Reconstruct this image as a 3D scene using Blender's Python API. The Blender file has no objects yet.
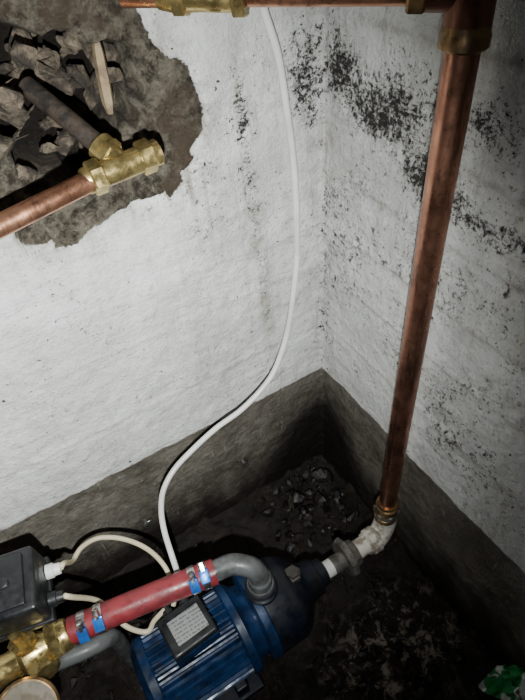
import bpy, bmesh, math, random
from mathutils import Vector, Matrix, noise
random.seed(7)
S=bpy.context.scene
# ------------------------------------------------------------ helpers
def link(o,parent=None):
    S.collection.objects.link(o)
    if parent: o.parent=parent
    return o
def empty(name):
    return link(bpy.data.objects.new(name,None))
def mesh_obj(name,verts,faces,mat,parent=None,smooth=True,angle=35):
    me=bpy.data.meshes.new(name); me.from_pydata([tuple(v) for v in verts],[],faces); me.update()
    bm=bmesh.new(); bm.from_mesh(me); bmesh.ops.recalc_face_normals(bm,faces=bm.faces); bm.to_mesh(me); bm.free()
    if smooth:
        me.polygons.foreach_set('use_smooth',[True]*len(me.polygons))
        me.set_sharp_from_angle(angle=math.radians(angle))
    me.materials.append(mat)
    return link(bpy.data.objects.new(name,me),parent)
def frame(d):
    d=Vector(d).normalized()
    a=Vector((0,0,1)) if abs(d.z)<.9 else Vector((0,1,0))
    u=a.cross(d).normalized(); v=d.cross(u).normalized()
    return d,u,v
def lathe(name,p0,d,prof,mat,parent=None,seg=40,rot=0.0,rfun=None,angle=35):
    """profile [(dist,r)] revolved about axis d from p0; closed ends"""
    p0=Vector(p0); d,u,v=frame(d); vs=[];fs=[]
    for (t,r) in prof:
        for k in range(seg):
            a=2*math.pi*k/seg+rot
            rr=r*(rfun(k,t) if rfun else 1)
            vs.append(p0+d*t+(u*math.cos(a)+v*math.sin(a))*rr)
    n=len(prof)
    for i in range(n-1):
        for k in range(seg):
            k2=(k+1)%seg
            fs.append((i*seg+k,i*seg+k2,(i+1)*seg+k2,(i+1)*seg+k))
    fs.append(tuple(range(seg))[::-1]); fs.append(tuple((n-1)*seg+k for k in range(seg)))
    return mesh_obj(name,vs,fs,mat,parent,True,angle)
def hexnut(name,c,d,L,r,mat,parent=None,rot=0.2,seg=6):
    c=Vector(c); d=Vector(d).normalized(); b=L*.12
    return lathe(name,c-d*L/2,d,[(0,r*.9),(b,r),(L-b,r),(L,r*.9)],mat,parent,seg,rot,angle=20)
def crom(pts,n=12):
    P=[Vector(p) for p in pts]; P=[P[0]*2-P[1]]+P+[P[-1]*2-P[-2]]; out=[]
    for i in range(1,len(P)-2):
        for k in range(n):
            t=k/n; a,b,c,e=P[i-1],P[i],P[i+1],P[i+2]
            out.append(.5*((2*b)+(c-a)*t+(2*a-5*b+4*c-e)*t*t+(3*b-a-3*c+e)*t*t*t))
    out.append(P[-2]); return out
def tube(name,pts,r,mat,parent=None,seg=20,n=12,smooth=True,rf=None):
    Q=crom(pts,n) if smooth else [Vector(p) for p in pts]
    vs=[];fs=[]; T=(Q[1]-Q[0]).normalized(); _,u,v=frame(T)
    for i,q in enumerate(Q):
        t=(Q[min(i+1,len(Q)-1)]-Q[max(i-1,0)]).normalized()
        u=(u-t*u.dot(t)).normalized(); v=t.cross(u)
        rr=r*(rf(i/(len(Q)-1)) if rf else 1)
        for k in range(seg):
            a=2*math.pi*k/seg; vs.append(q+(u*math.cos(a)+v*math.sin(a))*rr)
    for i in range(len(Q)-1):
        for k in range(seg):
            k2=(k+1)%seg; fs.append((i*seg+k,i*seg+k2,(i+1)*seg+k2,(i+1)*seg+k))
    fs.append(tuple(range(seg))); fs.append(tuple((len(Q)-1)*seg+k for k in range(seg)))
    return mesh_obj(name,vs,fs,mat,parent,True,60)
def cyl(name,a,b,r,mat,parent=None,seg=40):
    a=Vector(a);b=Vector(b);L=(b-a).length;c=min(r*.06,L*.1)
    return lathe(name,a,b-a,[(0,r-c),(c,r),(L-c,r),(L,r-c)],mat,parent,seg)
def box(name,c,size,mat,parent=None,M=None,bev=.002,seg=3):
    bm=bmesh.new(); bmesh.ops.create_cube(bm,size=1)
    bmesh.ops.scale(bm,vec=size,verts=bm.verts)
    bmesh.ops.bevel(bm,geom=bm.edges[:],offset=bev,segments=seg,affect='EDGES',profile=.6)
    if M: bmesh.ops.transform(bm,matrix=M,verts=bm.verts)
    bmesh.ops.translate(bm,vec=c,verts=bm.verts)
    me=bpy.data.meshes.new(name); bm.to_mesh(me); bm.free()
    me.polygons.foreach_set('use_smooth',[True]*len(me.polygons)); me.set_sharp_from_angle(angle=math.radians(40))
    me.materials.append(mat)
    return link(bpy.data.objects.new(name,me),parent)
def rocks(name,items,mat,parent=None,pts=14):
    """angular broken stones: convex hulls of random point clouds, joined"""
    vs=[];fs=[]
    for (p,s,sc) in items:
        bm=bmesh.new()
        R=Matrix.Rotation(random.random()*6,3,Vector((random.random()-.5,random.random()-.5,random.random()-.5)).normalized())
        for k in range(pts):
            q=Vector((random.gauss(0,1),random.gauss(0,1),random.gauss(0,1))).normalized()*(.8+.4*random.random())
            bm.verts.new((q.x*sc[0],q.y*sc[1],q.z*sc[2]))
        r=bmesh.ops.convex_hull(bm,input=bm.verts[:])
        bmesh.ops.bevel(bm,geom=bm.edges[:],offset=.06,segments=1,affect='EDGES')
        bmesh.ops.triangulate(bm,faces=bm.faces[:])
        bmesh.ops.subdivide_edges(bm,edges=bm.edges[:],cuts=1,use_grid_fill=True)
        off=Vector((random.random()*40,0,3))
        for v in bm.verts: v.co*=1+.16*noise.fractal(v.co*2.5+off,.8,2,3)
        bm.verts.index_update(); base=len(vs)
        for v in bm.verts: vs.append(Vector(p)+(R@v.co)*s)
        for f in bm.faces: fs.append(tuple(base+v.index for v in f.verts))
        bm.free()
    return mesh_obj(name,vs,fs,mat,parent,True,30)
def sstep(a,b,x):
    t=max(0,min(1,(x-a)/(b-a))); return t*t*(3-2*t)
# ------------------------------------------------------------ materials
class NT:
    def __init__(s,name):
        s.m=bpy.data.materials.new(name); s.m.use_nodes=True; s.t=s.m.node_tree; s.b=s.t.nodes['Principled BSDF']
        s.co=s.n('ShaderNodeTexCoord').outputs['Object']
    def n(s,ty,**k):
        x=s.t.nodes.new(ty)
        for a,b in k.items(): setattr(x,a,b)
        return x
    def put(s,sock,v):
        if isinstance(v,bpy.types.NodeSocket): s.t.links.new(v,sock)
        elif v is not None:
            if hasattr(sock.default_value,'__len__') and not isinstance(v,(int,float)) and len(v)==3 and len(sock.default_value)==4: v=(*v,1)
            sock.default_value=v
    def noise(s,scale,detail=4,rough=.55,co=None,stretch=None,dist=0):
        c=co or s.co
        if stretch:
            mp=s.n('ShaderNodeMapping'); s.put(mp.inputs['Vector'],c); mp.inputs['Scale'].default_value=stretch; c=mp.outputs[0]
        x=s.n('ShaderNodeTexNoise'); s.put(x.inputs['Vector'],c)
        x.inputs['Scale'].default_value=scale; x.inputs['Detail'].default_value=detail; x.inputs['Roughness'].default_value=rough; x.inputs['Distortion'].default_value=dist
        return x.outputs['Fac']
    def math(s,op,a,b=0.0,c=None):
        x=s.n('ShaderNodeMath',operation=op); s.put(x.inputs[0],a); s.put(x.inputs[1],b)
        if c is not None: s.put(x.inputs[2],c)
        return x.outputs[0]
    def rng(s,v,a,b,c=0.0,d=1.0):
        x=s.n('ShaderNodeMapRange',interpolation_type='SMOOTHSTEP'); s.put(x.inputs[0],v)
        for i,q in enumerate((a,b,c,d)): x.inputs[i+1].default_value=q
        return x.outputs[0]
    def mix(s,f,a,b):
        x=s.n('ShaderNodeMix',data_type='RGBA'); s.put(x.inputs[0],f); s.put(x.inputs[6],a); s.put(x.inputs[7],b); return x.outputs[2]
    def attr(s,name):
        return s.n('ShaderNodeAttribute',attribute_name=name).outputs['Fac']
    def bump(s,h,st=.5,dist=.002,normal=None):
        x=s.n('ShaderNodeBump'); s.put(x.inputs['Height'],h); x.inputs['Strength'].default_value=st; x.inputs['Distance'].default_value=dist
        if normal: s.put(x.inputs['Normal'],normal)
        return x.outputs[0]
    def set(s,**k):
        for a,v in k.items(): s.put(s.b.inputs[a.replace('_',' ')],v)
        return s.m
def simple(name,c1,c2,scale=30,metal=0,rough=.5,bump=.3,bdist=.0005,detail=4,lo=.4,hi=.65,rvar=.15):
    t=NT(name); f=t.noise(scale,detail,.6); g=t.rng(f,lo,hi)
    rg=t.rng(t.noise(scale*1.7,3),.3,.7,max(0.03,rough-rvar),min(1,rough+rvar))
    return t.set(Base_Color=t.mix(g,c1,c2),Metallic=metal,Roughness=rg,Normal=t.bump(t.noise(scale*4,5),bump,bdist))

def wall_material(name):
    t=NT(name)
    sx=t.n('ShaderNodeSeparateXYZ'); t.put(sx.inputs[0],t.co); z=sx.outputs[2]
    mold=t.attr('mold'); hole=t.attr('hole'); grime=t.attr('grime')
    big=t.rng(t.noise(7,5,.65),.3,.7)
    col=t.mix(big,(.60,.60,.58),(.82,.82,.80))
    col=t.mix(t.rng(t.noise(90,8,.8),.50,.68,0,.45),col,(.40,.37,.33))
    # brush strokes / smears running roughly horizontal
    bs=t.noise(1,6,.7,stretch=(9,9,90),dist=.3)
    col=t.mix(t.rng(bs,.52,.70,0,.25),col,(.36,.32,.27))
    # vertical drips
    dr=t.noise(1,5,.65,stretch=(75,75,6)); drm=t.math('MULTIPLY',t.rng(dr,.5,.72),t.rng(grime,.0,.8,.14,1))
    col=t.mix(t.math('MULTIPLY',drm,.7),col,(.27,.21,.16))
    gr=t.math('MULTIPLY',t.rng(t.noise(26,8,.8),.36,.68),t.rng(grime,.0,1,.09,.88))
    col=t.mix(gr,col,(.24,.20,.16))
    # grey skirting paint
    e=t.math('ADD',z,t.math('MULTIPLY',t.math('SUBTRACT',t.noise(60,7,.75),.5),.010))
    grey=t.rng(e,.2385,.2415,1,0)
    gcol=t.mix(t.rng(t.noise(14,8,.75),.3,.7),(.080,.069,.055),(.20,.18,.15))
    gcol=t.mix(t.rng(t.noise(120,6,.75),.5,.7,0,.6),gcol,(.05,.042,.033))
    sc=t.math('MULTIPLY',t.rng(t.noise(1,3,.5,stretch=(260,260,22)),.66,.72),t.rng(t.noise(9,2),.45,.6))
    gcol=t.mix(t.math('MULTIPLY',sc,.6),gcol,(.5,.48,.45))
    gcol=t.mix(t.rng(t.noise(160,4,.7),.67,.71,0,.6),gcol,(.45,.43,.40))
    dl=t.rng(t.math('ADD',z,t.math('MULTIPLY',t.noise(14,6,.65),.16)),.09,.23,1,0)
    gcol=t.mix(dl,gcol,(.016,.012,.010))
    cr=t.attr('corner_shade_grime')
    gcol=t.mix(t.rng(t.math('MULTIPLY_ADD',t.noise(30,6,.7),.5,cr),.34,.88,0,.96),gcol,(.010,.008,.0065))  # corner shadow and black grime, both painted into the grey band colour
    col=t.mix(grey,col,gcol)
    # mould specks / pits : coarse clots, medium, fine dots
    n1=t.noise(110,8,.85,dist=.25); n2=t.noise(280,5,.8); n3=t.noise(11,4,.7)
    patch=t.rng(n3,.38,.60,-.26,.16)
    mp_=t.math('ADD',mold,patch)
    s1=t.rng(t.math('MULTIPLY_ADD',mp_,.165,n1),.665,.683)
    s2=t.rng(t.math('MULTIPLY_ADD',mp_,.150,n2),.677,.695)
    s3=t.math('MULTIPLY',t.rng(t.math('MULTIPLY_ADD',patch,.1,t.noise(140,4,.65)),.67,.69),.95)
    sp=t.math('MAXIMUM',t.math('MAXIMUM',s1,s2),s3)
    sp=t.math('MULTIPLY',sp,t.math('SUBTRACT',1.0,t.math('MULTIPLY',grey,.8)))
    halo=t.rng(t.math('MULTIPLY_ADD',mp_,.17,n1),.58,.69,0,.35)
    col=t.mix(t.math('MULTIPLY',halo,t.math('SUBTRACT',1.0,grey)),col,(.22,.18,.14))
    col=t.mix(t.math('MULTIPLY',sp,.97),col,(.014,.011,.009))
    # exposed cement / masonry
    cn=t.noise(60,9,.8)
    cem=t.mix(t.rng(cn,.38,.62),(.045,.036,.027),(.30,.26,.20))
    cem=t.mix(t.rng(t.noise(16,5,.7),.48,.62),cem,(.12,.088,.062))
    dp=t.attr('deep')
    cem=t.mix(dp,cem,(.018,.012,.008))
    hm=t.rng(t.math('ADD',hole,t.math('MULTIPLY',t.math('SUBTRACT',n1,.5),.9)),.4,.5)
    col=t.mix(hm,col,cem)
    h=t.math('ADD',t.math('MULTIPLY',t.noise(60,8,.72),.9),t.math('MULTIPLY',t.noise(260,4,.6),.3))
    h=t.math('ADD',h,t.math('MULTIPLY',bs,.35))
    h=t.math('SUBTRACT',h,t.math('MULTIPLY',sp,.5))
    h=t.math('ADD',h,t.math('MULTIPLY',hm,t.math('MULTIPLY',cn,2.6)))
    return t.set(Base_Color=col,Roughness=t.mix(grey,(.6,.6,.6),(.45,.45,.45)),Normal=t.bump(h,1,.0055),Specular_IOR_Level=.3)

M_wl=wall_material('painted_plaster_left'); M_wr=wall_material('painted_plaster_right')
def copper(name,c1,c2,c3):
    t=NT(name); a=t.rng(t.noise(16,6,.7),.4,.65); c=t.mix(a,c1,c2)
    b=t.rng(t.noise(1,6,.7,stretch=(70,70,12)),.50,.64); c=t.mix(t.math('MULTIPLY',b,.75),c,c3)
    c=t.mix(t.rng(t.noise(120,4,.7),.65,.69,0,.7),c,(.05,.03,.02))
    return t.set(Base_Color=c,Metallic=.92,Roughness=t.rng(t.noise(30,5,.7),.3,.7,.2,.46),Normal=t.bump(t.noise(90,5),.12,.0005))
M_cu=copper('copper',(.70,.36,.22),(.50,.23,.14),(.22,.10,.07))
M_cur=copper('copper_tarnished',(.45,.215,.14),(.27,.12,.08),(.10,.05,.037))
M_cud=simple('copper_dark',(.11,.05,.032),(.22,.10,.065),scale=24,metal=.8,rough=.42,bump=.15)
M_br=simple('brass',(.60,.46,.19),(.34,.25,.10),scale=60,metal=.9,rough=.3,bump=.25,lo=.42,hi=.66)
M_brd=simple('brass_dull',(.32,.20,.09),(.14,.09,.05),scale=60,metal=.8,rough=.42,bump=.3)
M_iron=simple('rusty_iron',(.035,.030,.027),(.08,.058,.045),scale=80,metal=.4,rough=.55,bump=.7,bdist=.001)
M_galv=simple('galvanised',(.30,.29,.26),(.16,.14,.12),scale=70,metal=.6,rough=.4,bump=.4)
M_lime=simple('limescale',(.66,.62,.55),(.28,.23,.18),scale=60,rough=.7,bump=.8,bdist=.001,lo=.47,hi=.62)
M_white=simple('white_cable_pvc',(.76,.76,.72),(.62,.61,.57),scale=15,rough=.38,bump=.05)
M_cream=simple('cream_cable_pvc',(.62,.54,.38),(.50,.43,.29),scale=15,rough=.4,bump=.05)
M_red=simple('red_rubber',(.25,.028,.035),(.15,.024,.028),scale=50,rough=.45,bump=.35,bdist=.0006)
M_blue=simple('blue_enamel',(.006,.030,.095),(.005,.014,.038),scale=40,metal=.1,rough=.36,bump=.2)
M_blued=simple('blue_enamel_dirty',(.003,.006,.014),(.005,.005,.006),scale=40,metal=.1,rough=.5,bump=.4)
M_bluec=simple('clamp_blue_zinc',(.02,.16,.55),(.02,.10,.38),scale=60,metal=.3,rough=.3,bump=.1)
M_steel=simple('steel_band',(.6,.6,.58),(.4,.4,.4),scale=90,metal=.95,rough=.28,bump=.1)
M_black=simple('black_plastic',(.009,.010,.011),(.016,.017,.019),scale=60,rough=.42,bump=.2)
M_gasket=simple('dark_gasket',(.02,.018,.016),(.05,.04,.03),scale=60,rough=.6,bump=.5)
M_dirtysteel=simple('dirty_steel',(.16,.15,.135),(.07,.06,.05),scale=60,metal=.3,rough=.5,bump=.5)
M_greyh=simple('grey_hose',(.11,.115,.115),(.055,.055,.055),scale=50,rough=.42,bump=.3)
M_stone=simple('masonry_stone',(.022,.016,.011),(.15,.115,.08),scale=70,rough=.9,bump=1,bdist=.003,detail=9,lo=.38,hi=.70,rvar=.05)
M_soilstone=simple('floor_stones',(.005,.004,.003),(.020,.015,.011),scale=45,rough=.5,bump=1,bdist=.002,detail=8)
M_wood=simple('splintered_wood',(.24,.175,.10),(.13,.09,.055),scale=60,rough=.8,bump=.8,bdist=.001)
M_gface=simple('gauge_face',(.20,.165,.115),(.14,.11,.075),scale=50,rough=.35,bump=.05)
t=NT('rating_plate')
sx=t.n('ShaderNodeSeparateXYZ'); t.put(sx.inputs[0],t.co)
ln=t.math('FRACT',t.math('MULTIPLY',sx.outputs[1],210)); br=t.noise(1,2,.5,stretch=(420,200,1))
f=t.math('MULTIPLY',t.rng(ln,.55,.6),t.rng(br,.45,.5))
M_plate=t.set(Base_Color=t.mix(t.math('MULTIPLY',f,.7),(.34,.34,.335),(.08,.08,.09)),Metallic=.2,Roughness=.4)
t=NT('plastic_bag'); f=t.rng(t.noise(22,2),.49,.52)
M_bag=t.set(Base_Color=t.mix(f,(.55,.57,.55),(.03,.24,.07)),Roughness=.3,Normal=t.bump(t.noise(60,3),.4,.002))
t=NT('dirt_floor'); a=t.noise(18,8,.7); c=t.mix(t.rng(a,.35,.7),(.007,.005,.0038),(.030,.020,.014))
wl=t.math('MULTIPLY',t.rng(t.noise(40,9,.85,dist=.5),.515,.575),t.rng(t.attr('lime'),.15,.9))
c=t.mix(t.math('MULTIPLY',wl,.9),c,(.42,.36,.30))
c=t.mix(t.rng(t.noise(110,5,.8),.63,.69,0,.8),c,(.11,.085,.063))
M_soil=t.set(Base_Color=c,Roughness=t.rng(t.noise(12,4),.4,.6,.22,.8),Normal=t.bump(t.noise(60,9,.8),1,.008))

# ------------------------------------------------------------ room shell
def axis_vals(lo,fine_lo,hi,step):
    a=[];v=lo
    while v<fine_lo-1e-6: a.append(v); v+=.04
    n=round((hi-fine_lo)/step)
    a+= [fine_lo+(hi-fine_lo)*i/n for i in range(n+1)]
    return a
def up_vals(fine_hi,hi,step):
    n=round(fine_hi/step); a=[fine_hi*i/n for i in range(n+1)]
    v=fine_hi+.04
    while v<hi+1e-6: a.append(v); v+=.04
    return a
hole_poly=[(-.187,.778),(-.176,.745),(-.150,.718),(-.142,.677),(-.154,.631),(-.185,.604),(-.225,.608),(-.264,.598),(-.300,.590),(-.325,.606),(-.350,.635),(-.42,.655),(-.45,.70),(-.44,.80),(-.36,.86),(-.27,.87),(-.215,.85),(-.20,.81)]
def poly_sd(x,z,poly):
    ins=False;dm=9
    n=len(poly)
    for i in range(n):
        x1,z1=poly[i];x2,z2=poly[(i+1)%n]
        if (z1>z)!=(z2>z) and x<(x2-x1)*(z-z1)/(z2-z1)+x1: ins=not ins
        dx,dz=x2-x1,z2-z1; t=max(0,min(1,((x-x1)*dx+(z-z1)*dz)/(dx*dx+dz*dz)))
        dm=min(dm,math.hypot(x-x1-dx*t,z-z1-dz*t))
    return dm if ins else -dm
def g(a,b,ca,cb,ra,rb): return math.exp(-((a-ca)/ra)**2-((b-cb)/rb)**2)
def build_wall(name,mat,left):
    A=axis_vals(-1.4,-.6,0,.003); B=up_vals(.87,1.5,.003)
    vs=[];H=[];D=[];Mo=[];Gr=[];Co=[]
    for b in B:
        for a in A:
            p=Vector((a,b,0 if left else 7.3))
            d=.0022*noise.fractal(p*9,1,2,4)+.0014*noise.fractal(p*45,.8,2,4)
            d+=.0025*max(0,1+a/.006)**2
            h=0;dp=0
            nz=noise.fractal(p*14,.8,2.1,4)
            if left:
                mo=.50*g(a,b,-.100,.66,.008,.06)+.36*g(a,b,-.094,.57,.010,.06)+.36*g(a,b,-.09,.42,.008,.10)+.22*g(a,b,-.10,.58,.06,.13)+.8*g(a,b,-.02,.68,.03,.05)+.20*g(a,b,-.16,.50,.05,.1)+.16*g(a,b,-.3,.4,.2,.2)
                mo+=.35*g(a,b,-.10,.29,.02,.03)+.35*g(a,b,0,.4,.03,.3)
                gr=.5*g(a,b,-.095,.60,.012,.20)+.45*g(a,b,-.0,.5,.035,.3)+.28*g(a,b,-.12,.60,.07,.16)+.34*g(a,b,-.19,.36,.05,.07)+.5*g(a,b,-.085,.40,.01,.14)+.13
                for (zc,am) in ((.505,.25),(.335,.2),(.44,.15)):
                    q=math.exp(-((b-zc-.008*noise.noise(Vector((a*9,zc*40,1))))/.003)**2)
                    gr+=am*q; d+=.0010*q
                if -.50<a<-.08 and b>.53:
                    s=poly_sd(a,b,hole_poly)+nz*.016+.005*noise.fractal(p*60,.8,2,3)
                    h=sstep(-.002,.003,s)
                    if h>0:
                        d-=h*(.005+.016*max(0,nz+.3)+.009*noise.fractal(p*60,.8,2,4))
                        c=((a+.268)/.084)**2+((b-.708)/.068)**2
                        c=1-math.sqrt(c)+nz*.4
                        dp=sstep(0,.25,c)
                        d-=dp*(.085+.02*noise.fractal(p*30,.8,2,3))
                    mo+=.2*sstep(-.03,0,s)*(1-h); gr+=.45*sstep(-.04,0,s)
            else:
                mo=1.05*g(a,b,-.09,.665,.055,.026)+1.0*g(a,b,-.03,.69,.03,.025)+.8*g(a,b,-.16,.625,.05,.022)+.6*g(a,b,-.26,.605,.07,.012)+.5*g(a,b,-.2,.69,.1,.025)
                mo+=.22*g(a,b,-.05,.52,.05,.1)+.28*g(a,b,-.2,.45,.15,.12)+.3*g(a,b,0,.4,.03,.3)+.42*g(a,b,-.28,.33,.06,.05)+.25*g(a,b,-.22,.55,.1,.06)+.19
                gr=.25*g(a,b,-.12,.66,.12,.05)+.40*g(a,b,0,.5,.035,.3)+.10*g(a,b,-.3,.6,.15,.2)+.20
                for (zc,w_,am) in ((.575,.0035,.5),(.505,.003,.4),(.735,.004,.45),(.43,.003,.25),(.645,.003,.4),(.34,.003,.25)):
                    q=math.exp(-((b-zc-.006*noise.noise(Vector((a*9,zc*40,1))))/w_)**2)
                    gr+=am*q*sstep(-.02,-.08,a); d+=.0018*q
                d-=.004*sstep(.3,.9,mo)*max(0,noise.fractal(p*70,.8,2,3))
            y=-d
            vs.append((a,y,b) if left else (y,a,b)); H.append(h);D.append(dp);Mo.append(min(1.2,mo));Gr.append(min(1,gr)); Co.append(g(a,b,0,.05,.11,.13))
    n=len(A);fs=[]
    for j in range(len(B)-1):
        for i in range(n-1):
            q=(j*n+i,j*n+i+1,(j+1)*n+i+1,(j+1)*n+i)
            fs.append(q if left else q[::-1])
    me=bpy.data.meshes.new(name); me.from_pydata(vs,[],fs); me.update()
    for nm,L in (('hole',H),('deep',D),('mold',Mo),('grime',Gr),('corner_shade_grime',Co)):
        at=me.attributes.new(nm,'FLOAT','POINT'); at.data.foreach_set('value',L)
    me.polygons.foreach_set('use_smooth',[True]*len(me.polygons))
    me.materials.append(mat); return link(bpy.data.objects.new(name,me))
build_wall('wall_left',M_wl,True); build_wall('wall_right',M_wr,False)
A=axis_vals(-1.4,-.6,.012,.005); vs=[];L=[]
for y in A:
    for x in A:
        p=Vector((x,y,2)); zz=.010*noise.fractal(p*12,.8,2,5)+.009*noise.fractal(p*45,.8,2,4)-.004
        e=max(sstep(-.05,0,x),sstep(-.05,0,y)); zz+=.014*e*(.6+noise.fractal(p*25,.8,2,3))   # dirt banked against the walls
        vs.append((x,y,zz)); L.append(min(1,.95*g(x,y,-.10,-.33,.09,.06)+.24*(1-g(x,y,-.05,-.05,.15,.12))))
n=len(A); fs=[(j*n+i,j*n+i+1,(j+1)*n+i+1,(j+1)*n+i) for j in range(n-1) for i in range(n-1)]
me=bpy.data.meshes.new('floor'); me.from_pydata(vs,[],fs); me.update()
at=me.attributes.new('lime','FLOAT','POINT'); at.data.foreach_set('value',L)
me.polygons.foreach_set('use_smooth',[True]*len(me.polygons)); me.materials.append(M_soil)
link(bpy.data.objects.new('floor',me))

# ------------------------------------------------------------ masonry rubble in the hole
it=[]
for k in range(60):
    a=random.random()*6.28; r=math.sqrt(random.random())
    x=-.268+.082*r*math.cos(a); z=.705+.064*r*math.sin(a)
    y=.040+.045*(1-r)+random.random()*.025
    s=.004+.013*random.random()**1.5
    it.append(((x,y,z),s,(1.2,.8,.7+.4*random.random())))
for (x,z,s) in [(-.325,.690,.020),(-.318,.655,.018),(-.295,.628,.015),(-.245,.632,.011),(-.222,.645,.010),(-.302,.722,.018),(-.338,.660,.012),(-.275,.750,.012),(-.212,.72,.010),(-.235,.752,.010),(-.345,.71,.018),(-.33,.745,.015)]:
    it.append(((x,.018,z),s,(1,.7,.85)))
rocks('masonry_rubble',it,M_stone)
lathe('wood_splinter',(-.222,.014,.690),(.10,.1,1),[(0,.003),(.01,.0055),(.03,.006),(.048,.005),(.056,.0035),(.058,.001)],M_wood,None,5,0,rfun=lambda k,t:1+.35*((k*37%5)/5-.4),angle=20)

# ------------------------------------------------------------ stub pipe + brass compression tee + copper branch
E=empty('copper_branch_pipe')
ax=Vector((.997,.05,.06)).normalized()
tc=Vector((-.238,-.045,.668))
tube('pipe',[tc-ax*.36-Vector((0,.05,0)),tc-ax*.015],.0088,M_cu,E,28,smooth=False)
T=empty('brass_tee_fitting')
lathe('body',tc-ax*.022,ax,[(0,.0095),(.002,.011),(.042,.011),(.044,.0095)],M_br,T,32)
hexnut('nut_inlet',tc-ax*.025,ax,.012,.0145,M_br,T)
lathe('collar_inlet',tc-ax*.036,ax,[(0,.0100),(.002,.0112),(.006,.0112),(.006,.010)],M_br,T,32)
hexnut('nut_outlet',tc+ax*.021,ax,.013,.0145,M_br,T)
lathe('plug',tc+ax*.026,ax,[(0,.011),(.007,.011),(.008,.0095),(.0082,.004)],M_br,T,32)
bd=Vector((-.35,.75,.45)).normalized()
lathe('branch',tc,bd,[(0,.010),(.02,.0105),(.020,.0125),(.027,.0125),(.027,.010)],M_br,T,32)
hexnut('branch_nut',tc+bd*.016,bd,.009,.0135,M_br,T)
tube('stub_pipe',[tc+bd*.024,tc+bd*.045,tc+bd*.07,tc+bd*.10+Vector((-.004,.01,.004))],.0085,M_iron,T,20)

# ------------------------------------------------------------ vertical copper riser
V=empty('copper_riser_pipe'); vx,vy=-.034,-.207
cyl('pipe',(vx,vy,.150),(vx,vy,.765),.0122,M_cur,V,40)
lathe('top_collar',(vx,vy,.748),(0,0,1),[(0,.0145),(.002,.0170),(.009,.0170),(.011,.0160),(.015,.0160),(.017,.015)],M_brd,V,40)
hd=Vector((-.144,.129,.005)).normalized()
ec=Vector((vx,vy,.782))
tube('top_tee',[Vector((vx,vy,.760)),ec,Vector((vx,vy,.83))],.0158,M_cud,V,32)
lathe('tee_branch',ec,hd,[(0,.0125),(.028,.0125),(.030,.0115)],M_cud,V,32)
lathe('bottom_union',(vx,vy,.118),(0,0,1),[(0,.013),(.002,.0165),(.012,.0165),(.013,.0145),(.022,.0145),(.024,.0165),(.036,.0165),(.038,.0145),(.044,.0145)],M_brd,V,40)
hexnut('bottom_union_nut',(vx,vy,.137),(0,0,1),.014,.0185,M_galv,V)
Hh=empty('copper_header_pipe')
cyl('pipe',ec+hd*.025,ec+hd*.145,.0088,M_cu,Hh,32)
hexnut('nut_riser_end',ec+hd*.034,hd,.012,.0150,M_brd,Hh)
for i,dd in enumerate((.150,.166,.192)):
    hexnut('nut_%d'%i,ec+hd*dd,hd,.009,(.0165,.0125,.0155)[i],M_br,Hh)
lathe('valve_body',ec+hd*.148,hd,[(0,.010),(.01,.012),(.03,.0115),(.05,.012),(.06,.010)],M_br,Hh,32)
lathe('valve_stem',ec+hd*.178,(0,0,1),[(0,.009),(.02,.009),(.022,.006),(.035,.006)],M_br,Hh,24)
cyl('pipe_far',ec+hd*.195,ec+hd*.235,.0088,M_cu,Hh,32)

# ------------------------------------------------------------ suction line at the bottom of the riser
Q=empty('suction_elbow_pipe'); sy=-.214; sz=.088
tube('elbow',[(vx,vy,.122),(vx,vy-.001,.108),(vx-.006,vy-.003,.093),(vx-.020,sy,.088),(vx-.040,sy,.088)],.0165,M_lime,Q,28)
lathe('elbow_collar',(-.070,sy,sz),(1,0,0),[(0,.017),(.002,.0195),(.014,.0195),(.016,.017)],M_lime,Q,32)
cyl('nipple',(-.112,sy,sz),(-.066,sy,sz),.014,M_lime,Q)
lathe('union_flange',(-.116,sy,sz),(1,.0,0),[(0,.016),(.0,.027),(.004,.030),(.009,.030),(.011,.022),(.022,.019)],M_dirtysteel,Q,10,angle=20)
cyl('adapter',(-.136,sy,sz),(-.112,sy,sz),.013,M_dirtysteel,Q)
cyl('white_nipple',(-.150,sy,sz),(-.133,sy,sz),.0125,M_white,Q)

# ------------------------------------------------------------ the pump
Pm=empty('water_pump'); cy,cz=-.212,.088
ax=(1,0,0)
lathe('fan_cover',(-.428,cy,cz),ax,[(0,.020),(.001,.044),(.005,.053),(.010,.0575),(.020,.0585),(.022,.0565)],M_blue,Pm,56)
for k in range(10):
    a=2*math.pi*k/10
    box('fan_slot_%d'%k,Vector((-.4275,cy+.033*math.cos(a),cz+.033*math.sin(a))),(.002,.018,.005),M_black,Pm,Matrix.Rotation(a,4,'X'),.0008,1)
lathe('finned_motor',(-.408,cy,cz),ax,[(0,.050),(0,.0575),(.111,.0575),(.111,.05)],M_blue,Pm,132,rfun=lambda k,t:1 if (k//2)%2 else .875,angle=20)
lathe('motor_flange',(-.300,cy,cz),ax,[(0,.048),(.001,.060),(.003,.062),(.012,.062),(.014,.058),(.022,.050),(.03,.048),(.032,.058),(.034,.0605),(.044,.0605),(.046,.058)],M_blue,Pm,64)
lathe('pump_head',(-.258,cy,cz),ax,[(0,.057),(.004,.060),(.044,.059),(.056,.052),(.064,.042),(.070,.033),(.076,.029),(.094,.026),(.096,.021),(.108,.0195),(.110,.015)],M_blued,Pm,64)
for k in range(6):
    a=2*math.pi*k/6+.3
    hexnut('flange_bolt_%d'%k,(-.255,cy+.053*math.cos(a),cz+.053*math.sin(a)),ax,.012,.0055,M_gasket,Pm)
lathe('discharge_boss',(-.246,cy+.004,cz+.030),(0,0,1),[(0,.024),(.032,.022),(.034,.019),(.036,.019)],M_blued,Pm,40)
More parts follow.
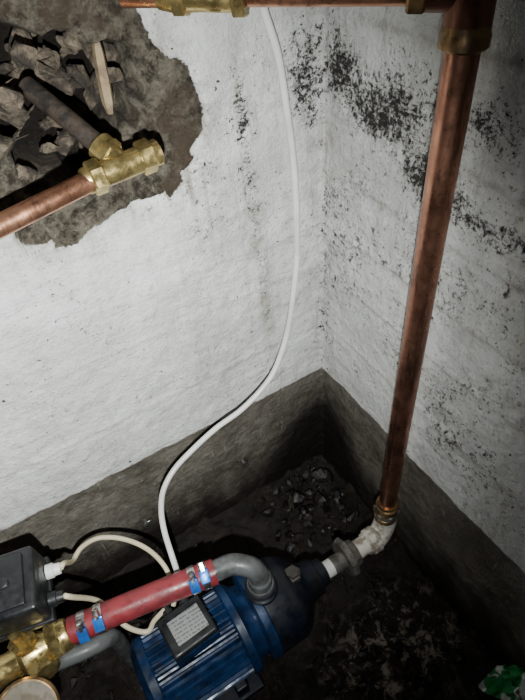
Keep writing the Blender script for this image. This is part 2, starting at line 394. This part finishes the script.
lathe('filler_plug',(-.200,cy,cz+.04),(0,0,1),[(0,.012),(.014,.012),(.015,.009),(.020,.009)],M_gasket,Pm,6,angle=20)
tb=Vector((-.350,-.207,.158))
Mz=Matrix.Rotation(math.radians(4),4,'Z')
box('terminal_box_base',tb-Vector((0,0,.006)),(.060,.052,.022),M_blue,Pm,Mz,.003)
box('terminal_box_lid',tb+Vector((0,0,.010)),(.060,.052,.012),M_black,Pm,Mz,.004)
box('rating_plate',tb+Vector((.002,.0,.0166)),(.042,.032,.001),M_plate,Pm,Mz,.0004,1)
lathe('gland',tb+Vector((.010,.025,-.002)),(0,1,0),[(0,.008),(.010,.008),(.011,.006),(.016,.006)],M_black,Pm,12)
lathe('gland_rear',tb+Vector((-.014,.025,-.002)),(0,1,0),[(0,.008),(.010,.008),(.011,.006),(.016,.006)],M_black,Pm,12)
for i,xx in enumerate((-.385,-.32)):
    box('foot_%d'%i,(xx,cy,.020),(.018,.11,.034),M_blued,Pm,None,.003)
box('base_plate',(-.35,cy,.004),(.12,.12,.012),M_blued,Pm,None,.003)
box('head_foot',(-.235,cy,.020),(.03,.07,.045),M_blued,Pm,None,.004)

# ------------------------------------------------------------ delivery hose
Ho=empty('red_delivery_hose')
h0=Vector((-.293,-.183,.208)); h1=Vector((-.468,-.153,.208)); hdv=(h1-h0).normalized()
tube('red_hose',[h0,h0.lerp(h1,.33)+Vector((0,0,.002)),h0.lerp(h1,.66)+Vector((0,0,.002)),h1],.0158,M_red,Ho,40)
tube('grey_elbow',[(-.246,-.208,.155),(-.246,-.207,.185),(-.252,-.202,.205),(-.270,-.189,.212),(-.290,-.1835,.209),(-.305,-.181,.208)],.0130,M_greyh,Ho,32)
lathe('elbow_socket',(-.246,-.208,.155),(0,0,1),[(0,.015),(.001,.0175),(.010,.0175),(.012,.0155),(.024,.0152),(.026,.0135)],M_greyh,Ho,32)
def clamp(nm,f,ang):
    c=h0.lerp(h1,f); c.z+=.002*math.sin(math.pi*f)
    lathe(nm+'_band',c-hdv*.0045,hdv,[(0,.0160),(0,.0169),(.009,.0169),(.009,.0160)],M_steel,Ho,40)
    d,u,v=frame(hdv); r=(u*math.cos(ang)+v*math.sin(ang)); tg=hdv.cross(r)
    M=Matrix((hdv,tg,r)).transposed().to_4x4()
    box(nm+'_housing',c+r*.0195,(.0115,.016,.006),M_bluec,Ho,M,.0012,2)
    lathe(nm+'_screw',c+r*.0195+tg*.006,tg,[(0,.0042),(.010,.0042),(.011,.0035)],M_steel,Ho,6,angle=20)
for i,(f,a) in enumerate(((.075,62),(.155,45),(.80,50),(.91,35))): clamp('clamp_%d'%i,f,math.radians(a))

# ------------------------------------------------------------ brass manifold with pressure switch & gauge
Bm=empty('brass_manifold')
m0=h1; md=(Vector((-.545,-.152,.206))-h1).normalized()
lathe('hose_barb',m0-md*.012,md,[(0,.012),(.012,.013),(.014,.017),(.018,.0185),(.024,.0185)],M_br,Bm,32)
hexnut('union_nut',m0+md*.018,md,.014,.022,M_br,Bm,.1)
lathe('body',m0+md*.022,md,[(0,.016),(.006,.0165),(.014,.021),(.030,.021),(.036,.0165),(.06,.0165),(.075,.018),(.10,.018)],M_br,Bm,36)
mc=m0+md*.045
lathe('riser_stub',mc,(0,.12,1),[(0,.012),(.024,.012),(.024,.015),(.034,.015),(.034,.008),(.05,.008)],M_br,Bm,6,angle=20)
lathe('lower_port',mc,(0,0,-1),[(0,.016),(.026,.016),(.028,.019),(.040,.019),(.040,.015)],M_br,Bm,24)
lathe('drain_port',mc+Vector((0,0,-.004)),(.25,-.95,.1),[(0,.014),(.018,.014),(.018,.017),(.028,.017),(.03,.014)],M_br,Bm,8,angle=20)
# gauge screwed to the manifold, part of the same assembly
gn=Vector((.05,-.45,.85)).normalized(); gc=Vector((-.534,-.205,.200))
lathe('gauge_case',gc-gn*.014,gn,[(0,.029),(.002,.032),(.014,.033),(.017,.0345),(.022,.0345),(.024,.032),(.024,.0305),(.020,.030)],M_brd,Bm,48)
lathe('gauge_dial',gc+gn*.0055,gn,[(0,.0302),(.001,.0302)],M_gface,Bm,48)
_,gu,gv=frame(gn)
box('gauge_needle',gc+gn*.0078+gu*.006,(.018,.0016,.0006),M_black,Bm,Matrix((gu,gv,gn)).transposed().to_4x4(),.0002,1)
lathe('gauge_connector',gc-gn*.010,Vector((0,.8,-.1)),[(0,.008),(.02,.008),(.045,.008)],M_br,Bm,8,angle=20)
Sw=empty('pressure_switch')
Ms=Matrix.Rotation(math.radians(-12),4,'Z')@Matrix.Rotation(math.radians(8),4,'X')
sc_=Vector((-.496,-.116,.278))
def SM(v): return sc_+(Ms@Vector(v))
box('cover',SM((0,0,.006)),(.060,.070,.052),M_black,Sw,Ms,.005)
box('cover_ridge',SM((0,0,.034)),(.040,.056,.006),M_black,Sw,Ms,.002)
box('base',SM((0,0,-.022)),(.064,.074,.010),M_black,Sw,Ms,.002)
lathe('cover_screw',SM((0,0,.035)),Ms.to_3x3()@Vector((0,0,1)),[(0,.006),(.004,.006),(.005,.004)],M_black,Sw,12)
for i,oy in enumerate((.016,-.016)):
    lathe('cable_gland_%d'%i,SM((.030,oy,-.012)),Ms.to_3x3()@Vector((1,0,-.1)),[(0,.0085),(.008,.0085),(.009,.007),(.016,.0065)],M_white if i==0 else M_black,Sw,12)
tube('grey_waste_pipe',[(-.62,-.125,.150),(-.55,-.138,.145),(-.475,-.152,.143),(-.445,-.150,.132),(-.438,-.142,.10),(-.438,-.138,.0)],.0105,M_greyh,None,24)

# ------------------------------------------------------------ cables
tube('white_power_cable',[(-.088,-.012,.86),(-.080,-.010,.80),(-.074,-.011,.756),(-.060,-.011,.71),(-.053,-.011,.66),(-.047,-.011,.60),(-.046,-.012,.54),(-.049,-.014,.48),(-.058,-.016,.425),(-.074,-.021,.368),(-.100,-.028,.322),(-.128,-.034,.302),(-.165,-.037,.285),(-.206,-.037,.274),(-.247,-.039,.257),(-.279,-.046,.246),(-.303,-.059,.234),(-.317,-.080,.225),(-.325,-.105,.217),(-.330,-.135,.205),(-.334,-.155,.178),(-.340,-.168,.158)],.0038,M_white,None,14,8)
s1=SM((.046,-.016,-.014)); s0=SM((.046,.016,-.014))
tube('cream_control_cable',[s0,s0+Vector((.004,.006,-.004)),(-.440,-.075,.215),(-.425,-.062,.212),(-.402,-.058,.206),(-.375,-.075,.202),(-.353,-.105,.200),(-.343,-.135,.190),(-.346,-.160,.168),(-.354,-.170,.158)],.0032,M_cream,None,14,10)
tube('cream_switch_cable',[s1,s1+Vector((.005,-.002,-.006)),(-.430,-.130,.190),(-.415,-.165,.172),(-.395,-.185,.168),(-.382,-.176,.163),(-.364,-.168,.158)],.0032,M_cream,None,14,10)

# ------------------------------------------------------------ small wall fixings
K=empty('wall_anchor')
lathe('plug',(-.338,.004,.097),(0,-1,0),[(0,.004),(.010,.004),(.010,.006),(.013,.006),(.014,.003)],M_steel,K,12)
box('tab',(-.334,-.008,.101),(.010,.002,.006),M_steel,K,None,.0006,1)
K=empty('wall_anchor.001')
lathe('plug',(-.161,.004,.116),(0,-1,0),[(0,.003),(.012,.003),(.012,.005),(.014,.005),(.015,.003)],M_steel,K,12)

# ------------------------------------------------------------ debris
it=[]
for k in range(380):
    x=-.66+.64*random.random(); y=-.60+.585*random.random()
    if -.47<x<-.18 and -.29<y<-.12: continue
    if x>-.08 and y<-.40: continue
    s=.0025+.006*random.random()**2
    it.append(((x,y,s*.3),s,(1,1,.7)))
for k in range(50):
    x=-.55+.14*random.random(); y=-.03-.09*random.random(); s=.004+.006*random.random()
    it.append(((x,y,s*.5),s,(1,1,.7)))
for k in range(60):
    x=-.17+.15*random.random()**.7; y=-.015-.12*random.random(); s=.004+.008*random.random()
    it.append(((x,y,s*.3),s,(1.2,.8,.6)))
for (x,y,s) in [(-.09,-.05,.020),(-.06,-.075,.016),(-.03,-.04,.022),(-.03,-.09,.015),(-.10,-.095,.014),(-.15,-.05,.015)]:
    it.append(((x,y,s*.4),s,(1,.8,.8)))
for k in range(50):
    x=-.09-.14*random.random(); y=-.26-.14*random.random(); s=.005+.006*random.random()
    it.append(((x,y,.004),s,(1.3,.7,.18)))
rocks('stone_debris',it,M_soilstone)
rocks('broken_slab',[((-.115,-.070,.034),.030,(.5,.16,1.0))],M_stone)
vs=[];fs=[];N=40
for j in range(N+1):
    for i in range(N+1):
        u=i/N-.5;v=j/N-.5; r=math.hypot(u,v)
        p=Vector((u*5,v*5,1)); h=.105*max(0,1-(r/.64)**2)+.018*noise.fractal(p,.7,2,3)+.010*noise.noise(p*3)
        vs.append((-.025+u*.040+.004*noise.noise(p*2+Vector((9,0,0))),-.468+v*.085,max(.003,h+.004)))
for j in range(N):
    for i in range(N): fs.append((j*(N+1)+i,j*(N+1)+i+1,(j+1)*(N+1)+i+1,(j+1)*(N+1)+i))
mesh_obj('plastic_bag',vs,fs,M_bag)

# ------------------------------------------------------------ camera & light
cam=bpy.data.cameras.new('camera'); co=bpy.data.objects.new('camera',cam); S.collection.objects.link(co)
R=Matrix(((0.85413,0.40642,-0.32447),(-0.51473,0.57162,-0.63898),(-0.07422,0.71279,0.69744)))
C=Vector((-.35,-.4874,.8691))
co.matrix_world=Matrix.Translation(C)@R.to_4x4()
cam.sensor_fit='VERTICAL'; cam.sensor_height=36; cam.lens=28.03; cam.clip_start=.01
S.camera=co
ld=bpy.data.lights.new('torch','SPOT'); ld.energy=40; ld.spot_size=math.radians(99); ld.spot_blend=1; ld.shadow_soft_size=.005; ld.color=(.95,1,.985)
lo=bpy.data.objects.new('torch_light',ld); S.collection.objects.link(lo)
lp=Vector((-.385,-.535,.805)); lo.location=lp
tgt=Vector((-.350,0,.48)); lo.rotation_euler=(tgt-lp).to_track_quat('-Z','Y').to_euler()
wd=bpy.data.worlds.new('world'); S.world=wd; wd.use_nodes=True
wd.node_tree.nodes['Background'].inputs[0].default_value=(.95,.95,1,1); wd.node_tree.nodes['Background'].inputs[1].default_value=.03
